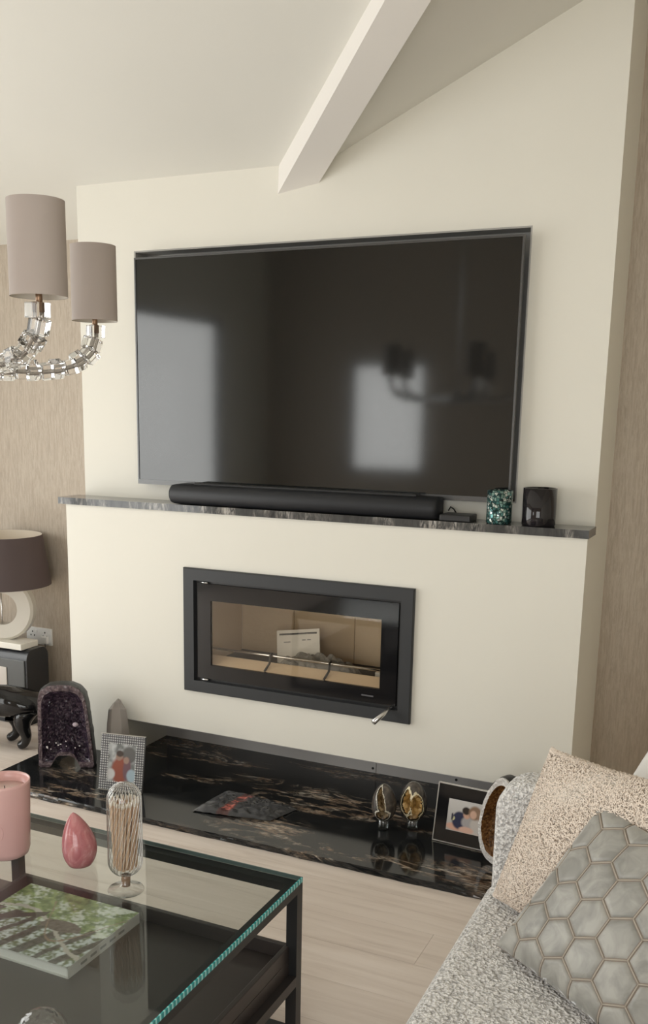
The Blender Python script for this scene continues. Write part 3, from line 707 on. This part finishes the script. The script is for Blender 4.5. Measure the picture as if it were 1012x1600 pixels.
# ------------------------------------------------------------------ coffee table
ct = thing('coffee_table', 'black metal coffee table with thick glass top and lower tray', 'coffee table', (0, -2.05, 0))
tx0, tx1, ty0, ty1, tz = -.742, .742, -.47, .47, .45
g = .03; gl = .012
bm_ = M['black_metal']
rm = P('dark_bronze_metal', (.032,.027,.026), .42)
for x in (tx0, tx1-g):
    for y in (ty0, ty1-g): bx('leg', bm_, (x, x+g, y, y+g, 0, tz-gl), ct)
for y in (ty0, ty1-g):
    bx('top_rail', bm_, (tx0+g, tx1-g, y, y+g, tz-gl-.022, tz-gl), ct)
    bx('lower_rail', bm_, (tx0+g, tx1-g, y, y+g, .158, .186), ct)
    bx('foot_rail', bm_, (tx0+g, tx1-g, y, y+g, 0, .022), ct)
for x in (tx0, tx1-g):
    bx('top_rail', bm_, (x, x+g, ty0+g, ty1-g, tz-gl-.022, tz-gl), ct)
    bx('lower_rail', rm, (x, x+g, ty0+g, ty1-g, .158, .186), ct)
bx('post', bm_, (-.19, -.163, ty1-g, ty1-.002, .186, tz-gl-.022), ct)
bx('post', bm_, (-.19, -.163, ty0+.002, ty0+g, .186, tz-gl-.022), ct)
tray = bpy.data.objects.new('tray', None); link(tray, ct)
q0, q1, q2, q3 = -.150, .720, ty0+.015, ty1-.015
trm = P('dark_brown_tray', (.040,.032,.030), .38)
bx('tray_floor', trm, (q0, q1, q2, q3, .187, .226), tray)
for d in ((q0, q0+.014, q2, q3, .226, .266), (q1-.014, q1, q2, q3, .226, .266), (q0+.014, q1-.014, q3-.014, q3, .226, .266), (q0+.014, q1-.014, q2, q2+.014, .226, .266)): bx('tray_rim', trm, d, tray, bevel=.002)
bx('shelf_panel', P('brown_shelf', (.105,.075,.062), .4), (tx0+g, q0-.004, ty0+.004, ty1-.004, .187, .216), ct)
V = [(tx0,ty0,tz-gl),(tx1,ty0,tz-gl),(tx1,ty1,tz-gl),(tx0,ty1,tz-gl),(tx0,ty0,tz),(tx1,ty0,tz),(tx1,ty1,tz),(tx0,ty1,tz)]
top = mesh('glass_top', V, [(4,5,6,7),(0,3,2,1)], M['glass_top'], ct)
teal = P('green_glass_edge', (.02,.33,.33), .12); bsdf(teal).inputs['Specular IOR Level'].default_value = .8
v = texco(teal); n_, l_ = nt(teal)
wv = n_.new('ShaderNodeTexWave'); wv.bands_direction = 'Y'; wv.inputs['Scale'].default_value = 22; wv.inputs['Distortion'].default_value = 1.2; l_.new(v, wv.inputs['Vector'])
setc(teal, ramp(teal, wv.outputs['Fac'], [(.30, (.015,.27,.28)), (.62, (.03,.38,.38)), (.92, (.30,.70,.70))]))  # pale dashes are reflections painted into the teal edge colour
eps = .0005; e = MB()
e.add([(tx1+eps,ty0,tz-gl),(tx1+eps,ty1,tz-gl),(tx1+eps,ty1,tz+eps),(tx1+eps,ty0,tz+eps),(tx1-.003,ty0,tz+eps),(tx1-.003,ty1,tz+eps)], [(0,1,2,3),(3,2,5,4)])
e.build('glass_edge', teal, top)
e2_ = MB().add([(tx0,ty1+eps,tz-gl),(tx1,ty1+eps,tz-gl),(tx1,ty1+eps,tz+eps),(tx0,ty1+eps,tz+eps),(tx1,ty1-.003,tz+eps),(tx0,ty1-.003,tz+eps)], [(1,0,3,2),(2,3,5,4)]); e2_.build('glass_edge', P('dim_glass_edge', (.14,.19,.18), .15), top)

# pink candle
cd = thing('pink_candle', 'pale pink ceramic candle pot with wax on the glass table', 'candle', (-.012, -1.815, .45))
pk = P('pink_ceramic', (.74,.46,.44), .25)
MB().open().lathe([(0,0),(.046,0),(.056,.006),(.060,.02),(.0665,.20),(.0665,.207),(.0635,.2075),(.062,.20),(.060,.178),(0,.178)], 64).build('pot', pk, cd, True)
MB().lathe([(0,.1785),(.0605,.1785),(.061,.181),(0,.1815)], 48).build('wax', P('blush_wax', (.80,.66,.62), .4), cd, True)
MB().tube([(.004, -.002, .181), (.005, -.003, .192)], .0013, 6).build('wick', M['black_metal'], cd)
cyaw = math.atan2(CAM.y+1.815, CAM.x+.012)
ring = []
for k in range(41):
    a = 2*PI*k/40; th_ = cyaw-.55+.42*math.cos(a); zz = .085+.03*math.sin(a); r_ = .0625+.004*(zz-.085)/.1; ring.append((r_*math.cos(th_), r_*math.sin(th_), zz))
MB().tube(ring, .0011, 6, False).build('embossed_ring', pk, cd, True)

# rose quartz drop
V = []; F = []; n = 40; m_ = 28
for j in range(m_+1):
    t = j/m_; z = .142*t
    r = .0445*(max(0, math.sin(PI*(t*.88+.12)**.78)))**.72 if t < 1 else 0
    if t < .12: r = min(r, .030+.0445*t*2)
    off = -.016*max(0, t-.35)**1.4*1.6
    for k in range(n): a = 2*PI*k/n; V.append((off*.9+r*math.cos(a)*(1+.03*math.sin(3*a+z*20)), off*.42+r*math.sin(a), z))
for j in range(m_):
    for k in range(n): k2 = (k+1) % n; F.append((j*n+k, j*n+k2, (j+1)*n+k2, (j+1)*n+k))
F.append(tuple(reversed(range(n))))
rq = P('rose_quartz', (.62,.19,.20), .12); v = texco(rq, (1,1,.6)); setc(rq, ramp(rq, noise(rq, v, 26, 5, .6, 1.4), [(.35, (.47,.16,.18)), (.55, (.57,.23,.24)), (.72, (.72,.42,.41))]))
bsdf(rq).inputs['Subsurface Weight'].default_value = .25; bsdf(rq).inputs['Subsurface Radius'].default_value = (.02,.008,.008)
o = mesh('rose_quartz_drop', V, F, rq, smooth=True, label='polished rose pink quartz teardrop on the glass table top', cat='crystal'); o.location = (.195, -1.775, .45)

# match cloche
CL = (.384, -1.838, .45)
cl = thing('match_cloche', 'ribbed glass match cloche on a clear foot upon the table', 'match holder', CL)
MB().open().lathe([(0,0),(.043,0),(.0445,.002),(.043,.0045),(.020,.010),(.012,.018),(.0115,.034),(.014,.040),(0,.040)], 48).build('foot', M['foot_glass'], cl, True)
prof = []
for k in range(10): a = PI/2*k/9; prof.append((.0415*math.sin(a), .078-.038*math.cos(a)))
for z in np.linspace(.09, .235, 10): prof.append((.0415, float(z)))
for k in range(1, 12): a = PI/2*k/11; prof.append((.0415*math.cos(a), .235+.044*math.sin(a)))
MB().open().lathe(prof, 64).build('glass_dome', M['glass_thin'], cl, True)
b = MB(); nr = 26
def spiral(k, sgn):
    pts = []
    for (r, z) in prof[3:-1:1]: a = 2*PI*k/nr + sgn*z*7.0; pts.append(((r+.0004)*math.cos(a), (r+.0004)*math.sin(a), z))
    return pts
for k in range(nr): b.tube(spiral(k, 1), .0010, 5, False)
b.build('spiral_ribs', thin_glass('rib_glass', (.98,.98,.97), .25, 1.8, .30), cl, True, kind='stuff')
MB().lathe([(0,.012),(.0105,.012),(.011,.040),(0,.040)], 20).build('cork', P('cork', (.30,.19,.12), .8), cl, True)
wood = P('match_wood', (.70,.50,.34), .7); head = P('match_head', (.82,.74,.64), .6)
mt = thing('matchstick', 'pale wooden matchstick standing in the ribbed glass cloche', 'match', group='matchsticks in the glass cloche')
bx('stick', wood, (-.00125, .00125, -.00125, .00125, 0, .165), mt)
MB().lathe([(0,.161),(.0018,.163),(.0021,.168),(.0014,.173),(0,.174)], 8).build('match_tip', head, mt, True)
first = True; spots = []
for ringr, cnt in ((.0345, 34), (.026, 22), (.015, 12), (.005, 4)):
    for k in range(cnt): spots.append((ringr, 2*PI*k/cnt+random.uniform(-.06, .06)))
for ringr, a in spots:
    o = mt if first else copy_tree(mt); first = False
    r0 = ringr*.80; o.location = (CL[0]+r0*math.cos(a), CL[1]+r0*math.sin(a), CL[2]+.046+.016*(ringr/.034)**2+random.uniform(0, .008))
    tw = .35 if ringr > .01 else 0
    tgt = Vector((ringr*math.cos(a+tw), ringr*math.sin(a+tw), .165)) - Vector((r0*math.cos(a), r0*math.sin(a), 0))
    o.rotation_euler = tgt.to_track_quat('Z', 'Y').to_euler()

# small glass dome near the front of the table
gd_ = thing('glass_dome_ornament', 'clear cut glass dome ornament at the front of the table', 'ornament', (.50, -2.255, .345+.0))
gd_.location = (.600, -2.405, .45)
V = []; F = []; nn = 22; mm = 10
for j in range(mm+1):
    a = PI/2*j/mm
    for k in range(nn): t_ = 2*PI*(k+.5*(j % 2))/nn; V.append((.052*math.cos(a)*math.cos(t_), .052*math.cos(a)*math.sin(t_), .012+.062*math.sin(a)))
for j in range(mm):
    for k in range(nn):
        k2 = (k+1) % nn; a_, b_, c_, d_ = j*nn+k, j*nn+k2, (j+1)*nn+k2, (j+1)*nn+k; F.append((a_, b_, c_, d_))
mesh('facetted_dome', V, F+[tuple(reversed(range(nn)))], M['foot_glass'], gd_)
MB().lathe([(0,0),(.050,0),(.054,.006),(.052,.012),(0,.012)], 40).build('base', M['foot_glass'], gd_, True)

# art book
bk = thing('photo_book', 'large book with woodland photograph cover lying in the table tray', 'book', (-.105, -1.93, .226))
bw_, bd_, bh_ = .375, .305, .030
bx('pages', P('page_block', (.78,.77,.74), .7), (.004, bw_-.004, .004, bd_-.004, .004, bh_-.004), bk)
cvm = P('book_board', (.62,.61,.58), .4)
bx('back_cover', cvm, (0, bw_, 0, bd_, 0, .004), bk); bx('front_board', cvm, (0, bw_, 0, bd_, bh_-.004, bh_), bk)
bx('spine', cvm, (bw_-.003, bw_+.001, 0, bd_, 0, bh_), bk)
def cover(u, v):
    n1 = fbm((u*5, v*5, 0), 1, 4); n2 = fbm((u*16, v*16, 3), 1, 3); n3 = fbm((u*30, v*30, 6), 1, 2)
    c = lerp((.10,.17,.05), (.36,.46,.18), max(0, min(1, .5+n2)))
    if v > .48: c = lerp(c, (.80,.84,.76), max(0, min(1, (n1+n3*.6)*2.2)))
    else: c = lerp((.16,.19,.10), (.75,.80,.82), max(0, min(1, .45+1.6*n3+.8*n2)))
    if v < .56:
        for k in range(8):
            cx = -.12+.165*k+.30*v+.02*n1; wd = .042+.012*math.sin(k*2.1)
            q = max(0, min(1, (wd-abs(u-cx))/.012)); c = lerp(c, lerp((.05,.045,.04), (.14,.13,.115), max(0, min(1, .5+n3))), q)
    y1_ = .50+.18*math.sin(u*4.2+.4)-.18*u
    if abs(v-y1_) < .022+.02*n2: c = (.60,.55,.50)
    if blob(u, v, .62+.03*n2, .50, .17, .085, .2) > .5: c = lerp((.10,.08,.07), (.20,.16,.14), .5+n3)
    y2_ = .30+.75*u
    if u < .42 and abs(v-y2_) < .045: c = (.07,.06,.055)
    if abs(v-(.62+.35*math.sin(u*7))) < .012 and u > .35: c = (.33,.22,.16)
    return c
print_grid('cover_picture', bw_, bd_, 120, 100, cover, bk, (0, 0, bh_+.0004), True)
for k in range(5): bx('spine_mark', P('grey_spine_print', (.25,.25,.24), .5), (bw_+.001, bw_+.0014, .05+.04*k, .075+.04*k, .011, .018), bk)

# ------------------------------------------------------------------ sofa
def boucle(name, lo, hi, scale=140, strength=1.0):
    m = P(name, hi, .9); v = texco(m); n, l = nt(m)
    w = noise(m, v, scale*.5, 3, .6, 0)
    nz = n.new('ShaderNodeTexNoise'); nz.inputs['Scale'].default_value = scale*.6; l.new(v, nz.inputs['Vector'])
    mv = n.new('ShaderNodeVectorMath'); mv.operation = 'SCALE'; mv.inputs['Scale'].default_value = .012; l.new(nz.outputs['Color'], mv.inputs[0])
    av = n.new('ShaderNodeVectorMath'); l.new(v, av.inputs[0]); l.new(mv.outputs[0], av.inputs[1])
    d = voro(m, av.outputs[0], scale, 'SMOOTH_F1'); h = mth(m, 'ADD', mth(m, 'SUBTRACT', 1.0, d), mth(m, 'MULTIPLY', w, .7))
    setc(m, ramp(m, h, [(.72, lo), (1.05, hi)])); bump(m, h, strength, .012)  # shade between the loops painted in: colour darkens with the bump height
    bsdf(m).inputs['Sheen Weight'].default_value = .25; return m
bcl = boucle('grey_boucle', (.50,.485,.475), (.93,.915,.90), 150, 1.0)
sf = thing('sofa', 'off white boucle sofa with rounded arm beside the coffee table', 'sofa', (1.16, -1.20, 0))
def soft_box(name, d, mat, parent, r, seg=6, puff=0.0):
    o = bx(name, mat, d, parent, bevel=r, seg=seg); autosmooth(o, 3.0)
    o.modifiers['bevel'].limit_method = 'NONE'
    return o
SL = 2.05
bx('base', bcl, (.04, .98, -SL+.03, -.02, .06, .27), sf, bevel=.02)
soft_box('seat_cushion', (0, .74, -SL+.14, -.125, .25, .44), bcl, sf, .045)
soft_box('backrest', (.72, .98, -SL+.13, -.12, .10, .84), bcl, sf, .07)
def arm(y0, y1):
    R_ = .085; pr = [(0.0, .06), (0.0, .70-R_)]
    for k in range(1, 9): a = PI/2*k/8; pr.append((R_-R_*math.cos(a), .70-R_+R_*math.sin(a)))
    pr += [(.60, .695), (.96, .68), (.98, .66), (.98, .06)]
    V = [(p[0], y0, p[1]) for p in pr] + [(p[0], y1, p[1]) for p in pr]; n = len(pr)
    F = [tuple(range(n)), tuple(reversed(range(n, 2*n)))] + [((k+1) % n, k, n+k, n+(k+1) % n) for k in range(n)]
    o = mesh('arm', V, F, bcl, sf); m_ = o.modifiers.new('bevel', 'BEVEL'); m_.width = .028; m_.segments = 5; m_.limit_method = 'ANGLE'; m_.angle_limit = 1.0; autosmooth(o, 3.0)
    return o
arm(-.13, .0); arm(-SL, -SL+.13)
for x in (.06, .92):
    for y in (-.06, -SL+.06): MB().lathe([(0,0),(.018,0),(.024,.06),(0,.06)], 14).build('foot', M['black_metal'], sf).location = (x, y, 0)

# ------------------------------------------------------------------ cushions
class Pillow:
    def __init__(s, B, U, Vv, T, dish=.06):
        s.B, s.U, s.V, s.T, s.dish = Vector(B), Vector(U), Vector(Vv), T, dish
        s.N = s.U.cross(s.V).normalized(); s.K = Vector((0, 0, 0))
    def pt(s, u, v, side, lift=0):
        a, b = 2*u-1, 2*v-1
        a2 = a*(1-s.dish*(1-b*b)); b2 = b*(1-s.dish*(1-a*a))
        f = max(0, (1-abs(a)**2.4)*(1-abs(b)**2.4))**.52
        return s.B + s.U*(a2+1)/2 + s.V*(b2+1)/2 + s.K*((a2+1)*(b2+1)/4) + s.N*(side*s.T/2*f + lift)
    def mesh(s, name, mat, parent, n=36, wob=0.0):
        V = []; F = []; idx = {}
        for side in (1, -1):
            for j in range(n+1):
                for i in range(n+1):
                    edge = i in (0, n) or j in (0, n)
                    if side == -1 and edge: idx[(side, i, j)] = idx[(1, i, j)]; continue
                    p = s.pt(i/n, j/n, side)
                    if wob: p = p + s.N*side*wob*fbm((i/n*3, j/n*3, side*3.1))
                    idx[(side, i, j)] = len(V); V.append(p)
            for j in range(n):
                for i in range(n):
                    q = [idx[(side, i, j)], idx[(side, i+1, j)], idx[(side, i+1, j+1)], idx[(side, i, j+1)]]
                    F.append(tuple(q if side == 1 else q[::-1]))
        return mesh(name, V, F, mat, parent, True)
# beige boucle cushion
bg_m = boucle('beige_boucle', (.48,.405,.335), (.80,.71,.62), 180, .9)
be = thing('boucle_cushion', 'fluffy beige boucle cushion propped against the sofa arm', 'cushion')
PB = Pillow((1.205,-1.462,.455), Vector((.355,-.285,0)), Vector((.095,.105,.36)), .125, .05)
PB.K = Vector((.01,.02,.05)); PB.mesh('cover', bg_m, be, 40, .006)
V = []; F = []
for _ in range(15000):
    u, v = rng.rand(), rng.rand()
    if rng.rand() < .22:
        e_ = rng.randint(4); u, v = [(rng.rand()*.02, v), (1-rng.rand()*.02, v), (u, rng.rand()*.02), (u, 1-rng.rand()*.02)][e_]
    p = PB.pt(u, v, 1); nn_ = (PB.pt(min(1, u+.01), v, 1)-PB.pt(max(0, u-.01), v, 1)).cross(PB.pt(u, min(1, v+.01), 1)-PB.pt(u, max(0, v-.01), 1))
    nn_ = nn_.normalized() if nn_.length > 1e-9 else PB.N
    t1 = nn_.orthogonal().normalized(); t2 = nn_.cross(t1); a = rng.rand()*6.28; t = t1*math.cos(a)+t2*math.sin(a); sd = nn_.cross(t)
    R_ = .0035+.002*rng.rand(); wd = .0009; o_ = len(V)
    for k in range(5):
        ph = PI*1.15*k/4; c_ = p + t*(R_*math.cos(ph)) + nn_*(R_*.85*math.sin(ph)+.0004) + sd*(.0012*k)
        V.append(c_+sd*wd); V.append(c_-sd*wd)
    for k in range(4): F.append((o_+2*k, o_+2*k+1, o_+2*k+3, o_+2*k+2))
yarn = P('beige_yarn', (.82,.72,.625), .9)
mesh('boucle_loops', V, F, yarn, be, kind='stuff')
# silver hexagon velvet cushion
hx = thing('hexagon_cushion', 'silver grey velvet cushion with stitched hexagon pattern on the sofa', 'cushion')
PH = Pillow((1.266,-1.682,.452), Vector((.335,-.278,.0)), Vector((.185,.125,.325)), .10, .045)
seam = P('taupe_seam', (.25,.21,.175), .7); 
PH.mesh('cover', seam, hx, 36)
vel = P('silver_velvet', (.36,.355,.33), .5); v = texco(vel)
setc(vel, ramp(vel, noise(vel, v, 18, 3, .6, .8), [(.35, (.235,.23,.21)), (.65, (.36,.35,.32))]))
bsdf(vel).inputs['Sheen Weight'].default_value = .6; bsdf(vel).inputs['Sheen Roughness'].default_value = .35; bsdf(vel).inputs['Metallic'].default_value = .08
LU, LV = PH.U.length, PH.V.length; hw = .088; rr = hw/math.sqrt(3)
def clamp01(x): return max(.004, min(.996, x))
def hexpatch(cx, cy):
    rings = [(0, .0030), (.35, .0030), (.68, .0030), (.86, .0026), (.915, .0002)]
    V = []; F = []; n = 36
    for ri, (s_, lift) in enumerate(rings):
        for k in range(n if ri else 1):
            a = 2*PI*k/n; sect = ((a+PI/6) % (PI/3))-PI/6; rad = (hw/2)/math.cos(sect)*s_
            x, y_ = cx+rad*math.cos(a), cy+rad*math.sin(a)
            cu_, cv_ = clamp01(x/LU), clamp01(y_/LV); inside = (abs(cu_-x/LU) < 1e-9 and abs(cv_-y_/LV) < 1e-9)
            V.append(PH.pt(cu_, cv_, 1, lift if inside else .0006))
    for k in range(n): F.append((0, 1+k, 1+(k+1) % n))
    for ri in range(1, len(rings)-1):
        for k in range(n): a0 = 1+(ri-1)*n; F.append((a0+k, a0+n+k, a0+n+(k+1) % n, a0+(k+1) % n))
    return V, F
ridge = MB(); row = 0; yv = .018
while yv < LV+rr:
    off = (row % 2)*hw/2
    for k in range(-1, 8):
        cx = .02+off+k*hw
        if -hw*.45 < cx < LU+hw*.45 and -rr*.7 < yv < LV+rr*.7:
            V, F = hexpatch(cx, yv); F2 = []
            for f in F:
                ps = [V[i] for i in f]; ar = sum(((ps[i]-ps[0]).cross(ps[i+1]-ps[0])).length for i in range(1, len(ps)-1))
                if ar > 1e-9: F2.append(f)
            if len(F2) > 8:
                mesh('hexagon_patch', V, F2, vel, hx, True)
            for q in range(3):
                a0 = PI/6+q*PI/3; R0 = rr
                pts = []
                for tt in np.linspace(0, 1, 6):
                    x = cx+R0*((1-tt)*math.cos(a0)+tt*math.cos(a0+PI/3)); y_ = yv+R0*((1-tt)*math.sin(a0)+tt*math.sin(a0+PI/3))
                    if 0 < x < LU and 0 < y_ < LV: pts.append(PH.pt(x/LU, y_/LV, 1, .0005))
                if len(pts) > 2: ridge.tube(pts, .0016, 5)
    yv += rr*1.5; row += 1
ridge.build('stitched_seam', P('pale_stitching', (.40,.35,.29), .6), hx, True, kind='stuff')
# white cushion at the sofa back
wc = thing('white_cushion', 'plain white cushion leaning against the sofa back behind beige cushion', 'cushion')
PW = Pillow((1.318,-1.425,.455), Vector((.33,-.22,0)), Vector((.205,.205,.38)), .10, .04)
PW.mesh('cover', P('white_linen', (.80,.79,.77), .7), wc, 30, .004)

# ------------------------------------------------------------------ chandelier
CH = Vector((0, -2.05, 0)); Rr = .435; ZB = 1.813
ch = thing('chandelier', 'five arm clear block chandelier with taupe drum shades above the table', 'chandelier', (CH.x, CH.y, 0))
shade_m = P('taupe_shade', (.39,.335,.305), .7); bump(shade_m, noise(shade_m, texco(shade_m), 400, 2), .08, .001)
lin = P('shade_inner', (.72,.66,.58), .7)
prof_rz = [(.435,1.803),(.434,1.772),(.424,1.742),(.404,1.722),(.375,1.706),(.34,1.696),(.30,1.691),(.26,1.689),(.20,1.688),(.12,1.688),(.05,1.690)]
rod_m = P('smoked_rod', (.50,.47,.44), .25, .9); brass = P('aged_brass', (.26,.16,.10), .35, .8)
cs, cl_ = .0175, .0145
cube = MB().box(-cs, cs, -cs, cs, -cl_, cl_)
cube_me = None
def sample(path, step):
    out = []; d = 0; nxt = step*.5
    for a, b in zip(path, path[1:]):
        seg = (b-a).length
        while nxt <= d+seg: out.append((a.lerp(b, (nxt-d)/seg), (b-a).normalized())); nxt += step
        d += seg
    return out
for k in range(5):
    a = math.radians(-10.5+72*k); dr = Vector((math.cos(a), math.sin(a), 0))
    path = [dr*r + Vector((0, 0, z)) for r, z in prof_rz]
    armo = MB().tube(path, .0055, 8).build('arm', rod_m, ch, True)
    for q, (p, t) in enumerate(sample(path, .030)):
        if cube_me is None:
            o = cube.build('crystal_block', M['crystal'], armo, bevel=.0015, seg=2); cube_me = o.data
        else:
            o = bpy.data.objects.new('crystal_block', cube_me); link(o, armo)
            m_ = o.modifiers.new('bevel', 'BEVEL'); m_.width = .0015; m_.segments = 2
        side = t.cross(Vector((0,0,1))); side = side.normalized() if side.length > .05 else Vector((-dr.y, dr.x, 0))
        up_ = side.cross(t); tw = math.radians([0, 34, 12, 45][q % 4])
        X_ = side*math.cos(tw)+up_*math.sin(tw); Y_ = t.cross(X_)
        mm = Matrix((X_, Y_, t)).transposed().to_4x4(); mm.translation = p + X_*(.004*(1 if q % 2 else -1)); o.matrix_local = mm
    e_ = dr*Rr
    MB().tube([e_+Vector((0,0,1.785)), e_+Vector((0,0,ZB+.03))], .0065, 10).build('candle_tube', brass, ch, True)
    sh = MB().open().lathe([(.054, ZB), (.0535, ZB+.172)], 44, e_.x, e_.y).build('shade', shade_m, ch, True)
    MB().open().lathe([(.0530, ZB+.0005), (.0525, ZB+.1715)], 44, e_.x, e_.y).build('shade_lining', lin, sh, True)
    sp = MB()
    for c3 in range(3): b3 = 2*PI*c3/3; sp.tube([e_+Vector((0,0,ZB+.03)), e_+Vector((.0528*math.cos(b3), .0528*math.sin(b3), ZB+.035))], .0012, 5)
    sp.build('shade_carrier', brass, sh)
MB().lathe([(0,1.655),(.02,1.66),(.045,1.675),(.05,1.69),(.045,1.71),(.015,1.73),(0,1.735)], 24).build('hub', M['chrome'], ch, True)
MB().tube([(0,0,1.72),(0,0,3.40)], .009, 12).build('rod', M['chrome'], ch, True)
MB().lathe([(0,3.36),(.05,3.365),(.06,3.40),(0,3.40)], 28).build('ceiling_rose', M['chrome'], ch, True)
